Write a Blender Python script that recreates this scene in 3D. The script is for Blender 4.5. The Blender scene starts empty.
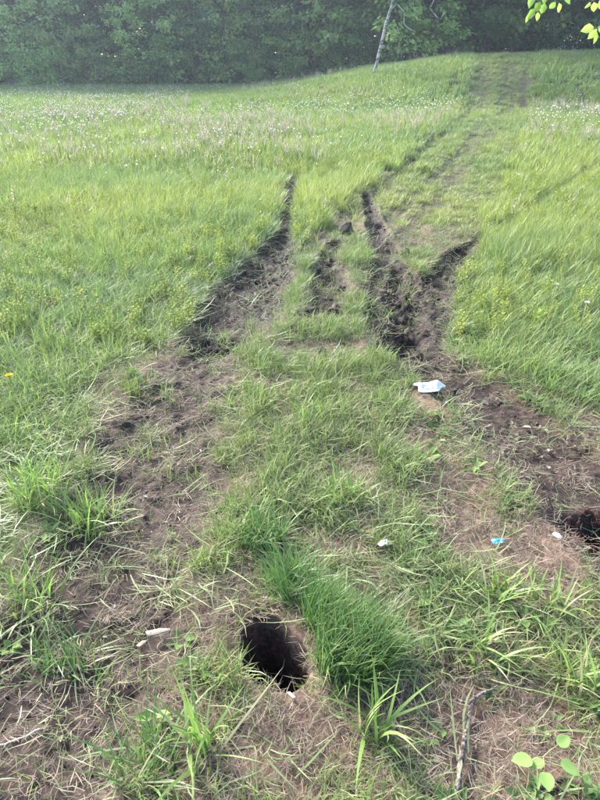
import bpy, bmesh, math, random
import numpy as np
from mathutils import Vector, Matrix

R = math.radians
sc = bpy.context.scene
COL = sc.collection

# ------------------------------------------------------------------ camera, sky, sun, exposure
CAM_H, PITCH, FPX = 1.6, R(30.5), 578.0          # eye height, downward tilt, focal length in photo pixels (600 x 800)
cd = bpy.data.cameras.new('camera')
cd.sensor_fit = 'VERTICAL'; cd.sensor_height = 24.0
cd.lens = 24.0 * FPX / 800.0
cd.clip_start = 0.05; cd.clip_end = 2000
cam = bpy.data.objects.new('camera', cd); COL.objects.link(cam)
cam.location = (0, 0, CAM_H); cam.rotation_euler = (R(90) - PITCH, 0, 0)
sc.camera = cam

SUN_EL, SUN_AZ = R(31), R(-42)                   # azimuth from +Y (away from the viewer), negative = to the left
world = bpy.data.worlds.new('World'); sc.world = world; world.use_nodes = True
wn = world.node_tree.nodes; wl = world.node_tree.links
sky = wn.new('ShaderNodeTexSky'); sky.sky_type = 'NISHITA'; sky.sun_disc = False
sky.sun_elevation = SUN_EL; sky.sun_rotation = SUN_AZ
sky.air_density = 1.0; sky.dust_density = 1.6; sky.ozone_density = 1.0
wl.new(sky.outputs[0], wn['Background'].inputs[0]); wn['Background'].inputs[1].default_value = 0.15

sd = bpy.data.lights.new('sun', 'SUN'); sd.energy = 4.3; sd.angle = R(18); sd.color = (1.0, 0.96, 0.90)
sun = bpy.data.objects.new('sun', sd); COL.objects.link(sun)
tosun = Vector((math.sin(SUN_AZ) * math.cos(SUN_EL), math.cos(SUN_AZ) * math.cos(SUN_EL), math.sin(SUN_EL)))
sun.rotation_euler = tosun.to_track_quat('Z', 'Y').to_euler()
sun.location = (0, 0, 30)

vs = sc.view_settings
vs.view_transform = 'Standard'; vs.look = 'None'; vs.gamma = 1.0; vs.use_curve_mapping = False
vs.exposure = 2.15
sc.cycles.max_bounces = 6; sc.cycles.diffuse_bounces = 3; sc.cycles.glossy_bounces = 2; sc.cycles.transmission_bounces = 3; sc.cycles.volume_bounces = 0

# ------------------------------------------------------------------ numpy helpers
def perlin(x, y, seed=0):
    rs = np.random.RandomState(seed)
    p = rs.permutation(512); p = np.concatenate([p, p]); ang = rs.rand(512) * 2 * np.pi
    gx, gy = np.cos(ang), np.sin(ang)
    xi = np.floor(x).astype(np.int64); yi = np.floor(y).astype(np.int64)
    xf = x - xi; yf = y - yi
    def g(ix, iy, dx, dy):
        h = p[(p[ix & 511] + iy) & 511]
        return gx[h] * dx + gy[h] * dy
    u = xf * xf * xf * (xf * (xf * 6 - 15) + 10); v = yf * yf * yf * (yf * (yf * 6 - 15) + 10)
    a = g(xi, yi, xf, yf); b = g(xi + 1, yi, xf - 1, yf)
    c = g(xi, yi + 1, xf, yf - 1); d = g(xi + 1, yi + 1, xf - 1, yf - 1)
    return (a + u * (b - a)) * (1 - v) + (c + u * (d - c)) * v          # about -0.7 .. 0.7

def fbm(x, y, s, oct=3, seed=0):
    o = np.zeros_like(x, dtype=float); a = 1.0
    for k in range(oct):
        o += a * perlin(x / s, y / s, seed + 17 * k); s *= 0.5; a *= 0.5
    return o

def sstep(a, b, x):
    t = np.clip((x - a) / (b - a), 0, 1); return t * t * (3 - 2 * t)

def base_h(x, y):
    x = np.asarray(x, float); y = np.asarray(y, float)
    lat = sstep(-6, 11, x)
    h = 1.72 * lat * sstep(21.5, 31.5, y)
    h = h - 0.9 * lat * sstep(33, 60, y)
    h = h + 0.25 * sstep(8, 22, y) * sstep(-4, 10, x) * 0.4
    h = h + 0.10 * fbm(x, y, 9.0, 2, 5) * sstep(5, 14, y)
    return h

CP, SP = math.cos(PITCH), math.sin(PITCH)
def project(x, y, z):
    dz = z - CAM_H
    dep = y * CP - dz * SP
    up = y * SP + dz * CP
    dep = np.maximum(dep, 0.05)
    return 300 + FPX * x / dep, 400 - FPX * up / dep, dep

def ray(u, v):
    a, b = (u - 300) / FPX, (400 - v) / FPX
    d = np.array([a, CP + b * SP, -SP + b * CP]); return d / np.linalg.norm(d)

def gxy(u, v):
    """where the ray through photo pixel (u, v) meets the ground"""
    d = ray(u, v); t = 0.5; pt = 0
    while t < 90:
        p = d * t
        if CAM_H + p[2] - float(base_h(p[0], p[1])) < 0:
            lo, hi = pt, t
            for _ in range(25):
                m = 0.5 * (lo + hi); p = d * m
                if CAM_H + p[2] - float(base_h(p[0], p[1])) < 0: hi = m
                else: lo = m
            p = d * hi; return p[0], p[1]
        pt = t; t *= 1.02
    p = d * 60; return p[0], p[1]

# ------------------------------------------------------------------ tyre ruts: (pixel x, pixel y, half width in pixels)
RUTS = [
 dict(n='mud_rut', lab='dark wet mud rut narrowing to a thin line at its far end in the meadow', bare=1.0, mud=1.0, dep=.055, rag=.9,
      p=[(293,180,4),(288,205,5),(285,232,7),(275,258,20),(259,285,32),(241,312,36),(222,343,30)]),
 dict(n='dirt_track', lab='brown trampled dirt track with flattened grass along the left of the hole', bare=.86, mud=.78, dep=.03, rag=1.5,
      p=[(222,345,22),(195,375,36),(165,420,50),(150,470,58),(132,530,58),(112,590,62),(70,660,80),(20,740,100),(-40,820,130)]),
 dict(n='mud_patch', lab='small patch of torn dark mud between the two ruts', bare=.9, mud=.95, dep=.06, rag=1.0,
      p=[(333,245,8),(328,268,14),(325,292,18),(322,314,17)]),
 dict(n='mud_rut', lab='dark mud rut with a thin straight tail, left arm of the fork', bare=1.0, mud=1.0, dep=.05, rag=.9,
      p=[(366,193,4),(373,215,6),(381,242,11),(387,270,19),(387,300,21),(390,330,25),(402,354,22)]),
 dict(n='mud_rut', lab='dark mud rut curving in from the right meadow, right arm of the fork', bare=1.0, mud=1.0, dep=.05, rag=.9,
      p=[(482,238,2.5),(468,247,6),(453,263,13),(438,285,18),(426,308,20),(420,332,23),(420,354,19)]),
 dict(n='dirt_track', lab='bare reddish brown dirt rut running to the right edge past the plastic scrap', bare=1.0, mud=.74, dep=.04, rag=.45,
      p=[(400,352,20),(432,370,23),(468,396,30),(508,427,38),(552,464,46),(602,506,54),(660,555,62)]),
 dict(n='mud_patch', lab='churned mud mixed with straw between the two arms of the fork', bare=.95, mud=.9, dep=.05, rag=1.2,
      p=[(402,268,8),(405,290,14),(406,315,17),(408,345,18)]),
]
LANES = [   # flattened grass where the wheels ran, not bare
 dict(bare=.42, mud=.3, p=[(345,228,6),(380,190,6),(425,150,5),(455,124,5),(472,110,5)]),
 dict(bare=.40, mud=.4, p=[(400,250,12),(430,205,10),(462,165,8),(490,135,7),(507,112,6)]),
 dict(bare=.38, mud=.3, p=[(372,240,6),(408,203,6),(440,172,5),(470,143,4),(490,114,4)]),
 dict(bare=.45, mud=.2, p=[(300,265,8),(325,235,8),(352,208,7)]),
 dict(bare=.36, mud=.85, p=[(473,110,10),(477,95,10),(481,78,8),(484,66,5)]),
 dict(bare=.3, mud=.7, p=[(506,112,8),(509,95,8),(510,78,7),(510,64,5)]),
 dict(bare=.7, mud=.6, p=[(524,108,3),(524,94,3.5),(525,80,3),(526,68,2)]),
 dict(bare=.45, mud=.3, p=[(602,165,4),(560,192,4),(520,218,4),(478,240,5)]),
]
for r in RUTS + LANES:
    r['w'] = []
    for (u, v, w) in r['p']:
        x, y = gxy(u, v); z = float(base_h(x, y)); dep = float(project(x, y, z)[2])
        r['w'].append((x, y, (1.22 if 'n' in r else 1.5) * w * dep / FPX))

def poly_d(x, y, w):
    """distance to a poly-line divided by its local half width"""
    best = np.full(x.shape, 1e9)
    for (x0, y0, w0), (x1, y1, w1) in zip(w[:-1], w[1:]):
        dx, dy = x1 - x0, y1 - y0
        t = np.clip(((x - x0) * dx + (y - y0) * dy) / (dx * dx + dy * dy), 0, 1)
        d = np.hypot(x - x0 - t * dx, y - y0 - t * dy) / (w0 + t * (w1 - w0))
        best = np.minimum(best, d)
    return best

def rut_fields(x, y):
    n = fbm(x, y, .22, 3, 31) * .75 + fbm(x, y, .8, 2, 3) * .5
    D = []
    for r in RUTS:
        d = poly_d(x, y, r['w']); D.append(np.where(d < 4, d + r['rag'] * .42 * n, d))
    L = []
    n2 = fbm(x, y, .6, 3, 71)
    for r in LANES:
        L.append(poly_d(x, y, r['w']) + .8 * n2)
    return D, L

HOLE_PX = [(240,634),(247,620),(261,612),(276,619),(288,636),(301,650),(305,666),(298,681),(287,691),(272,690),(256,681),(246,668),(241,651)]
HOLE = np.array([gxy(274 + (u - 272) * 1.06 + (3 if u > 280 else 0), 651 + (v - 651) * 1.04) for u, v in HOLE_PX])
HC = HOLE.mean(0)
def hole_sd(x, y):
    """signed distance to the hole outline, positive inside"""
    ins = np.zeros(x.shape, bool); d = np.full(x.shape, 1e9)
    n = len(HOLE)
    for i in range(n):
        x0, y0 = HOLE[i]; x1, y1 = HOLE[(i + 1) % n]
        c = ((y0 > y) != (y1 > y)) & (x < (x1 - x0) * (y - y0) / (y1 - y0 + 1e-12) + x0)
        ins ^= c
        dx, dy = x1 - x0, y1 - y0
        t = np.clip(((x - x0) * dx + (y - y0) * dy) / (dx * dx + dy * dy), 0, 1)
        d = np.minimum(d, np.hypot(x - x0 - t * dx, y - y0 - t * dy))
    return np.where(ins, d, -d)

ITEMS = [gxy(u, v) + (r,) for u, v, r in ((428, 394, .13), (346, 236, .09), (336, 316, .07), (306, 319, .07), (497, 549, .05), (383, 555, .045), (160, 640, .07), (555, 545, .03), (466, 745, .035), (470, 715, .035), (461, 775, .035), (545, 775, .03))]
def clear_of(x, y):
    k = np.ones(x.shape, bool)
    for (ix, iy, r) in ITEMS: k &= np.hypot(x - ix, (y - iy + r * .5) * .8) > r
    return k
PIT = gxy(603, 527)                               # crumbling red-brown pit at the right edge

def fields(x, y):
    D, L = rut_fields(x, y)
    bare = np.zeros_like(x); mud = np.zeros_like(x); dz = np.zeros_like(x)
    near = 1 - sstep(6, 20, y)
    clod = fbm(x, y, .075, 3, 11)
    for r, d in zip(RUTS, D):
        m = 1 - sstep(.75, 1.25, d)
        bare = np.maximum(bare, m * r['bare']); mud = np.maximum(mud, (1 - sstep(1.0, 1.7, d)) * r['mud'])
        dz -= r['dep'] * (1 - sstep(.25, 1.15, d))
        dz += .035 * np.exp(-((d - 1.25) / .28) ** 2) * (r['dep'] / .09)
        dz += m * (.007 + .026 * r['mud'] ** 2) * clod * near
    for r, d in zip(LANES, L):
        m = 1 - sstep(.4, 1.2, d)
        bare = np.maximum(bare, m * r['bare']); mud = np.maximum(mud, m * r['mud'])
        dz -= .04 * m
    return bare, mud, dz, D

def full_h(x, y, ret=False):
    x = np.asarray(x, float); y = np.asarray(y, float)
    b, m, dz, D = fields(x, y)
    z = base_h(x, y) + dz
    near = 1 - sstep(5, 14, np.abs(y))
    z = z + near * (.028 * fbm(x, y, .45, 2, 41) + .010 * fbm(x, y, .07, 3, 43))
    sd_ = hole_sd(x, y)
    rim = np.exp(-((sd_ + .05) / .05) ** 2) * .006
    z = z + rim * (sd_ < 0) - .42 * sstep(-.003, .018, sd_) - .1 * sstep(.02, .1, sd_)
    pd = np.hypot((x - PIT[0]) / .16, (y - PIT[1]) / .12)
    z = z - .14 * (1 - sstep(.3, 1.1, pd + .4 * fbm(x, y, .12, 2, 9)))
    if ret: return z, b, m, D, sd_, pd
    return z

def fh(x, y): return float(full_h(np.array([x]), np.array([y]))[0])
def gpt(u, v, lift=0.0):
    x, y = gxy(u, v); return Vector((x, y, fh(x, y) + lift))

# ------------------------------------------------------------------ object helpers
def tag(o, label=None, cat=None, group=None, kind=None):
    if label: o['label'] = label
    if cat: o['category'] = cat
    if group: o['group'] = group
    if kind: o['kind'] = kind
    return o

def mesh_np(name, V, F, mat=None, smooth=False, attrs=None):
    """F: (n,3) or (n,4) int array, or a list of both"""
    me = bpy.data.meshes.new(name)
    Fs = F if isinstance(F, list) else [F]
    Fs = [np.asarray(f, np.int32) for f in Fs if len(f)]
    V = np.asarray(V, np.float32)
    me.vertices.add(len(V)); me.vertices.foreach_set('co', V.ravel())
    loops = np.concatenate([f.ravel() for f in Fs])
    tot = np.concatenate([np.full(len(f), f.shape[1], np.int32) for f in Fs])
    st = np.concatenate([[0], np.cumsum(tot)[:-1]]).astype(np.int32)
    me.loops.add(len(loops)); me.loops.foreach_set('vertex_index', loops)
    me.polygons.add(len(tot)); me.polygons.foreach_set('loop_start', st)
    if smooth: me.polygons.foreach_set('use_smooth', np.ones(len(tot), bool))
    for k, a in (attrs or {}).items():
        a = np.asarray(a, np.float32)
        if a.ndim == 1:
            me.attributes.new(k, 'FLOAT', 'POINT').data.foreach_set('value', a)
        else:
            me.attributes.new(k, 'FLOAT_COLOR', 'POINT').data.foreach_set('color', a.ravel())
    me.update(calc_edges=True); me.validate()
    if mat: me.materials.append(mat)
    return me

def link(name, data, parent=None, loc=None):
    o = bpy.data.objects.new(name, data); COL.objects.link(o)
    if parent: o.parent = parent
    if loc is not None: o.location = loc
    return o

def tube(pts, rad, n=7, cap=True):
    pts = [Vector(p) for p in pts]; V = []; F = []
    up = Vector((0, 0, 1)); prev = None
    for i, p in enumerate(pts):
        t = (pts[min(i + 1, len(pts) - 1)] - pts[max(i - 1, 0)]).normalized()
        if prev is None:
            a = t.cross(up)
            if a.length < .1: a = t.cross(Vector((1, 0, 0)))
            a.normalize()
        else:
            a = (prev - t * prev.dot(t)).normalized()
        prev = a; b = t.cross(a)
        for k in range(n):
            th = 2 * math.pi * k / n
            V.append(p + (a * math.cos(th) + b * math.sin(th)) * rad[i])
    for i in range(len(pts) - 1):
        for k in range(n):
            k2 = (k + 1) % n
            F.append((i * n + k, i * n + k2, (i + 1) * n + k2, (i + 1) * n + k))
    V.append(pts[-1] + (pts[-1] - pts[-2]).normalized() * rad[-1] * .4)
    e = len(V) - 1; o = (len(pts) - 1) * n
    T = [(o + k, o + (k + 1) % n, e) for k in range(n)]
    return [tuple(v) for v in V], F, T

class MB:
    def __init__(s): s.V = []; s.Q = []; s.T = []; s.A = []
    def add(s, V, Q=(), T=(), a=(0, 0, 0, 1)):
        o = len(s.V); s.V += [tuple(v) for v in V]
        s.Q += [tuple(i + o for i in f) for f in Q]; s.T += [tuple(i + o for i in f) for f in T]
        s.A += [tuple(a)] * len(V) if not isinstance(a, list) else a
        return s
    def tube(s, pts, rad, n=7, a=(0, 0, 0, 1)):
        V, F, T = tube(pts, rad, n); return s.add(V, F, T, a)
    def mesh(s, name, mat, smooth=False):
        F = []
        if s.Q: F.append(np.array(s.Q))
        if s.T: F.append(np.array(s.T))
        return mesh_np(name, np.array(s.V), F, mat, smooth, {'bl': np.array(s.A)})

# ------------------------------------------------------------------ materials
def new_mat(name):
    m = bpy.data.materials.new(name); m.use_nodes = True
    nt = m.node_tree; nt.nodes.clear()
    return m, nt, nt.nodes, nt.links

def node(nt, t, **kw):
    n = nt.nodes.new(t)
    for k, v in kw.items(): setattr(n, k, v)
    return n

def mixc(nt, fac, a, b, mode='MIX'):
    n = nt.nodes.new('ShaderNodeMix'); n.data_type = 'RGBA'; n.blend_type = mode
    for s, v in ((n.inputs[0], fac), (n.inputs[6], a), (n.inputs[7], b)):
        if hasattr(v, 'links'): nt.links.new(v, s)
        else: s.default_value = v if not isinstance(v, tuple) or len(v) == 4 else (*v, 1)
    return n.outputs[2]

def math_n(nt, op, a, b=None, clamp=False):
    n = nt.nodes.new('ShaderNodeMath'); n.operation = op; n.use_clamp = clamp
    for s, v in zip(n.inputs, (a, b)):
        if v is None: continue
        if hasattr(v, 'links'): nt.links.new(v, s)
        else: s.default_value = v
    return n.outputs[0]

def ramp(nt, fac, stops):
    n = nt.nodes.new('ShaderNodeValToRGB'); nt.links.new(fac, n.inputs[0])
    e = n.color_ramp.elements
    while len(e) < len(stops): e.new(.5)
    for q, (p, c) in zip(e, stops): q.position = p; q.color = (*c, 1)
    return n.outputs[0]

def noise(nt, scale, detail=4, rough=.55, coord=None):
    n = nt.nodes.new('ShaderNodeTexNoise'); n.inputs['Scale'].default_value = scale
    n.inputs['Detail'].default_value = detail; n.inputs['Roughness'].default_value = rough
    if coord is None:
        g = nt.nodes.new('ShaderNodeNewGeometry'); coord = g.outputs['Position']
    nt.links.new(coord, n.inputs['Vector'])
    return n.outputs['Fac']

def leafy(name, tint=None, trans=.38, rough=.5, dead=.06, objrand=0.0, spec=.35, tipc=(.25, .30, .10), tipamt=.25, vary=.6):
    """blade / leaf material: colour from the instance ('tint') or fixed, variation per blade, light through the leaf"""
    m, nt, N, L = new_mat(name)
    at = node(nt, 'ShaderNodeAttribute', attribute_name='bl'); sep = node(nt, 'ShaderNodeSeparateColor')
    L.new(at.outputs['Color'], sep.inputs[0]); t, rnd = sep.outputs[0], sep.outputs[1]
    if tint is None:
        ti = node(nt, 'ShaderNodeAttribute', attribute_name='tint', attribute_type='INSTANCER'); c = ti.outputs['Color']
    else:
        rg = node(nt, 'ShaderNodeRGB'); rg.outputs[0].default_value = (*tint, 1); c = rg.outputs[0]
    k = math_n(nt, 'ADD', math_n(nt, 'MULTIPLY', rnd, vary), 1 - vary / 2)
    if objrand:
        oi = node(nt, 'ShaderNodeObjectInfo')
        k = math_n(nt, 'MULTIPLY', k, math_n(nt, 'ADD', math_n(nt, 'MULTIPLY', oi.outputs['Random'], objrand), 1 - objrand / 2))
    cb = node(nt, 'ShaderNodeCombineColor')
    for i in range(3): L.new(k, cb.inputs[i])
    c = mixc(nt, 1.0, c, cb.outputs[0], 'MULTIPLY')
    tip = math_n(nt, 'MULTIPLY', math_n(nt, 'POWER', t, 2.5), tipamt)
    c = mixc(nt, tip, c, tipc)
    if dead:
        dd = math_n(nt, 'GREATER_THAN', rnd, 1 - dead)
        c = mixc(nt, math_n(nt, 'MULTIPLY', dd, .8), c, (.34, .29, .20))
    p = node(nt, 'ShaderNodeBsdfPrincipled'); L.new(c, p.inputs['Base Color'])
    p.inputs['Roughness'].default_value = rough; p.inputs['Specular IOR Level'].default_value = spec
    tr = node(nt, 'ShaderNodeBsdfTranslucent')
    L.new(mixc(nt, 1.0, c, (1.05, 1.2, .72), 'MULTIPLY'), tr.inputs['Color'])
    mx = node(nt, 'ShaderNodeMixShader'); mx.inputs[0].default_value = trans
    L.new(p.outputs[0], mx.inputs[1]); L.new(tr.outputs[0], mx.inputs[2])
    o = node(nt, 'ShaderNodeOutputMaterial'); L.new(mx.outputs[0], o.inputs['Surface'])
    return m

def simple(name, stops, scale=40, rough=.8, bump=.3, bscale=None, stretch=None, spec=.3, trans=0):
    m, nt, N, L = new_mat(name)
    tc = node(nt, 'ShaderNodeTexCoord'); co = tc.outputs['Object']
    if stretch:
        mp = node(nt, 'ShaderNodeMapping'); mp.inputs['Scale'].default_value = stretch; L.new(co, mp.inputs[0]); co = mp.outputs[0]
    f = noise(nt, scale, 5, .6, co)
    c = ramp(nt, f, stops)
    p = node(nt, 'ShaderNodeBsdfPrincipled'); L.new(c, p.inputs['Base Color'])
    p.inputs['Roughness'].default_value = rough; p.inputs['Specular IOR Level'].default_value = spec
    b = node(nt, 'ShaderNodeBump'); b.inputs['Strength'].default_value = bump; b.inputs['Distance'].default_value = .01
    L.new(noise(nt, bscale or scale * 2, 6, .65, co), b.inputs['Height']); L.new(b.outputs[0], p.inputs['Normal'])
    o = node(nt, 'ShaderNodeOutputMaterial')
    if trans:
        tr = node(nt, 'ShaderNodeBsdfTranslucent'); L.new(c, tr.inputs['Color'])
        mx = node(nt, 'ShaderNodeMixShader'); mx.inputs[0].default_value = trans
        L.new(p.outputs[0], mx.inputs[1]); L.new(tr.outputs[0], mx.inputs[2]); L.new(mx.outputs[0], o.inputs[0])
    else:
        L.new(p.outputs[0], o.inputs[0])
    return m

def ground_mat():
    m, nt, N, L = new_mat('ground')
    A = lambda n: node(nt, 'ShaderNodeAttribute', attribute_name=n).outputs['Fac']
    bare, mud, lush = A('bare'), A('mud'), A('lush')
    n1 = noise(nt, 5, 5, .6); n2 = noise(nt, 38, 5, .65); n3 = noise(nt, 160, 4, .7)
    thatch = ramp(nt, n2, [(.34, (.034, .024, .018)), (.48, (.105, .076, .054)), (.60, (.20, .148, .11)), (.75, (.30, .235, .18))])
    thatch = mixc(nt, ramp(nt, n1, [(.35, (0, 0, 0)), (.65, (.8, .8, .8))]), thatch, (.14, .085, .064))
    under = ramp(nt, n2, [(.3, (.030, .042, .014)), (.7, (.085, .105, .035))])
    top = mixc(nt, lush, thatch, under)
    soil = ramp(nt, n2, [(.32, (.026, .018, .016)), (.48, (.078, .052, .045)), (.62, (.145, .100, .086)), (.75, (.22, .160, .14))])
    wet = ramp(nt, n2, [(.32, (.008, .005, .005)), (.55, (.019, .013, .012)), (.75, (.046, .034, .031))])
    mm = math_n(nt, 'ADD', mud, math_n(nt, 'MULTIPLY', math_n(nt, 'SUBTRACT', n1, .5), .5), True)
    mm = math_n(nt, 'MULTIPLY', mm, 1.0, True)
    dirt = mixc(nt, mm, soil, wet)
    bb = math_n(nt, 'ADD', bare, math_n(nt, 'MULTIPLY', math_n(nt, 'SUBTRACT', n2, .5), .7), True)
    c = mixc(nt, bb, top, dirt)
    fine = math_n(nt, 'ADD', math_n(nt, 'MULTIPLY', n3, 1.6), .2)
    cb = node(nt, 'ShaderNodeCombineColor')
    for i in range(3): L.new(fine, cb.inputs[i])
    c = mixc(nt, 1.0, c, cb.outputs[0], 'MULTIPLY')
    p = node(nt, 'ShaderNodeBsdfPrincipled'); L.new(c, p.inputs['Base Color'])
    L.new(math_n(nt, 'SUBTRACT', .95, math_n(nt, 'MULTIPLY', mm, .2)), p.inputs['Roughness'])
    p.inputs['Specular IOR Level'].default_value = .16
    b = node(nt, 'ShaderNodeBump'); b.inputs['Strength'].default_value = .8; b.inputs['Distance'].default_value = .012
    L.new(math_n(nt, 'ADD', n2, math_n(nt, 'MULTIPLY', n3, .5)), b.inputs['Height']); L.new(b.outputs[0], p.inputs['Normal'])
    o = node(nt, 'ShaderNodeOutputMaterial'); L.new(p.outputs[0], o.inputs[0])
    return m
M_GROUND = ground_mat()

# ------------------------------------------------------------------ how tall the grass stands, from the picture's zones
TALL_L = [(-900,70),(250,70),(370,84),(462,70),(476,70),(470,108),(420,143),(374,180),(346,204),(318,229),(296,250),(282,252),(258,270),(232,298),(205,335),(150,350),(105,372),(88,420),(60,480),(25,540),(-60,620),(-900,900)]
TALL_R = [(535,58),(700,40),(1500,40),(1500,700),(700,470),(600,402),(530,388),(470,372),(448,345),(446,310),(466,272),(474,246),(500,205),(520,150),(532,112)]
def in_poly(u, v, P):
    ins = np.zeros(u.shape, bool); n = len(P)
    for i in range(n):
        x0, y0 = P[i]; x1, y1 = P[(i + 1) % n]
        ins ^= ((y0 > v) != (y1 > v)) & (u < (x1 - x0) * (v - y0) / (y1 - y0 + 1e-9) + x0)
    return ins

def tallness(x, y, dither=None):
    z = base_h(x, y); u, v, dep = project(x, y, z)
    k = 14 / np.maximum(dep, 1) ** .5
    u = u + 1.6 * k * fbm(x, y, .5, 2, 91) * 3; v = v + .6 * k * fbm(x, y, .5, 2, 93) * 3
    if dither is not None: u = u + dither * rs.randn(len(u)) * 40 / np.maximum(dep, 1); v = v + dither * rs.randn(len(u)) * 14 / np.maximum(dep, 1)
    tl = in_poly(u, v, TALL_L); tr = in_poly(u, v, TALL_R)
    far = y > 26
    return np.where(tl | tr | (far & (np.abs(u - 505) > 34)), 1.0, 0.0), u, v

# ------------------------------------------------------------------ ground sheet
def axis(parts):
    out = [parts[0][0]]
    for a, b, s0, s1 in parts:
        L_ = b - a; n = max(1, int(round(L_ / ((s0 - s1) / math.log(s0 / s1) if abs(s0 - s1) > 1e-9 else s0))))
        i = np.arange(1, n + 1) / n
        seg = a + L_ * (i if abs(s0 - s1) < 1e-9 else ((s1 / s0) ** i - 1) / ((s1 / s0) - 1))
        out += list(seg)
    return np.array(out)
hx0, hx1 = HOLE[:, 0].min() - .03, HOLE[:, 0].max() + .03
hy0, hy1 = HOLE[:, 1].min() - .03, HOLE[:, 1].max() + .03
XS = axis([(-170, -34, 30, .9), (-34, -2.3, .9, .018), (-2.3, hx0, .018, .012), (hx0, hx1, .006, .006), (hx1, 2.3, .012, .018), (2.3, 34, .018, .9), (34, 170, .9, 30)])
YS = axis([(-120, -4, 25, .5), (-4, .6, .5, .018), (.6, hy0, .014, .012), (hy0, hy1, .006, .006), (hy1, 4.6, .012, .022), (4.6, 36, .022, .42), (36, 75, .42, 3), (75, 320, 3, 30)])
GX, GY = np.meshgrid(XS, YS)
gx, gy = GX.ravel(), GY.ravel()
gz, bare, mud, DD, hsd, pitd = full_h(gx, gy, True)
tall, gu, gv = tallness(gx, gy)
lush = np.clip(tall * 1.0 + sstep(4.5, 8, gy) * .85, 0, 1)
nx, ny = len(XS), len(YS)
idx = np.arange(nx * ny).reshape(ny, nx)
Fq = np.stack([idx[:-1, :-1].ravel(), idx[:-1, 1:].ravel(), idx[1:, 1:].ravel(), idx[1:, :-1].ravel()], 1)
region = np.zeros(len(Fq), int)
Df = [d[Fq].mean(1) for d in DD]
bestd = np.full(len(Fq), 1.0)
for i, d in enumerate(Df):
    s = d < bestd; region[s] = i + 1; bestd[s] = d[s]
region[hsd[Fq].mean(1) > .004] = 90
Vg = np.stack([gx, gy, gz], 1)
uc = .32 * sstep(.004, .03, hsd)                   # the hole widens below its rim
Vg[:, 0] += (gx - HC[0]) * uc; Vg[:, 1] += (gy - HC[1]) * uc
bare2 = np.maximum(bare, sstep(-.010, .006, hsd)); mud_shade = np.maximum(mud, sstep(.0, .03, hsd) * 1.2)  # shade inside the hole is painted dark through the mud value
bare2 = np.maximum(bare2, 1 - sstep(.8, 1.3, pitd)); mud_shade = np.maximum(mud_shade, .3 * (1 - sstep(.8, 1.2, pitd)))
def sub_mesh(name, mask, mat):
    f = Fq[mask]; used = np.unique(f); mp = np.zeros(len(Vg), np.int32); mp[used] = np.arange(len(used))
    return mesh_np(name, Vg[used], mp[f], mat, True, {'bare': bare2[used], 'mud': mud_shade[used], 'lush': lush[used]})
g = link('ground', sub_mesh('ground', region == 0, M_GROUND))
tag(g, 'uneven field ground of soil and dry thatch under the grass', kind='structure')
for i, r in enumerate(RUTS):
    o = link(r['n'], sub_mesh(r['n'], region == i + 1, M_GROUND)); tag(o, r['lab'], kind='structure')
o = link('burrow_hole', sub_mesh('burrow_hole', region == 90, M_GROUND))
tag(o, 'deep dark hole dug in the ground beside the dense grass clump', 'hole')

# ------------------------------------------------------------------ tufts and other scatter pieces
def blades(rng, n, h, hv, width, lean, droop, spread, segs=4, flat=False, az=None):
    mb = MB()
    for _ in range(n):
        a = rng.uniform(*(az or (0, 2 * math.pi))); rr = spread * math.sqrt(rng.random())
        b = rng.uniform(0, 2 * math.pi); px, py, pz = rr * math.cos(b), rr * math.sin(b), -.012
        Ln = h * (1 + hv * (rng.random() * 2 - 1)); th = abs(rng.gauss(0, lean)); cu = droop * rng.uniform(.4, 1.3)
        if flat: th = rng.uniform(1.15, 1.5); cu = rng.uniform(-.2, .2); pz = rng.uniform(.0, .03)
        tw = rng.uniform(-.7, .7); w = width * rng.uniform(.7, 1.25); rnd = rng.random()
        turn = rng.uniform(-.6, .6) * (1.6 if flat else 1)
        V = []; A = []
        for i in range(segs + 1):
            s = i / segs
            sx, sy = -math.sin(a + tw), math.cos(a + tw)
            ww = w * .5 * (1 - s ** 2.2) * (.75 + .5 * min(1, s * 3))
            if i < segs:
                V += [(px - sx * ww, py - sy * ww, pz), (px + sx * ww, py + sy * ww, pz)]; A += [(s, rnd, 0, 1)] * 2
            else:
                V.append((px, py, pz)); A.append((s, rnd, 0, 1))
            tt = min(th + cu * s, 2.4 if not flat else 1.6); ds = Ln / segs; aa = a + turn * s
            px += math.sin(tt) * math.cos(aa) * ds; py += math.sin(tt) * math.sin(aa) * ds; pz += math.cos(tt) * ds
            if flat: pz = max(pz, .002)
        Q = [(2 * i, 2 * i + 1, 2 * i + 3, 2 * i + 2) for i in range(segs - 1)]
        T = [(2 * segs - 2, 2 * segs - 1, 2 * segs)]
        mb.add(V, Q, T, A)
    return mb

def leaf_quad(mb, c, d, n, ln, wd, rnd, fold=.15):
    """a pointed leaf: 6 vertices, folded a little along its mid-rib"""
    d = Vector(d).normalized(); n = Vector(n); s = d.cross(n)
    if s.length < 1e-3: s = d.orthogonal()
    s.normalize(); n = s.cross(d).normalized(); c = Vector(c)
    V = [c, c + d * ln * .35 + s * wd * .5 + n * wd * fold, c + d * ln * .7 + s * wd * .38 + n * wd * fold * .6, c + d * ln - n * ln * .08,
         c + d * ln * .7 - s * wd * .38 + n * wd * fold * .6, c + d * ln * .35 - s * wd * .5 + n * wd * fold]
    A = [(0, rnd, 0, 1), (.35, rnd, 0, 1), (.7, rnd, 0, 1), (1, rnd, 0, 1), (.7, rnd, 0, 1), (.35, rnd, 0, 1)]
    mb.add(V, [(0, 1, 2, 3), (0, 3, 4, 5)], (), A)

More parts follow.
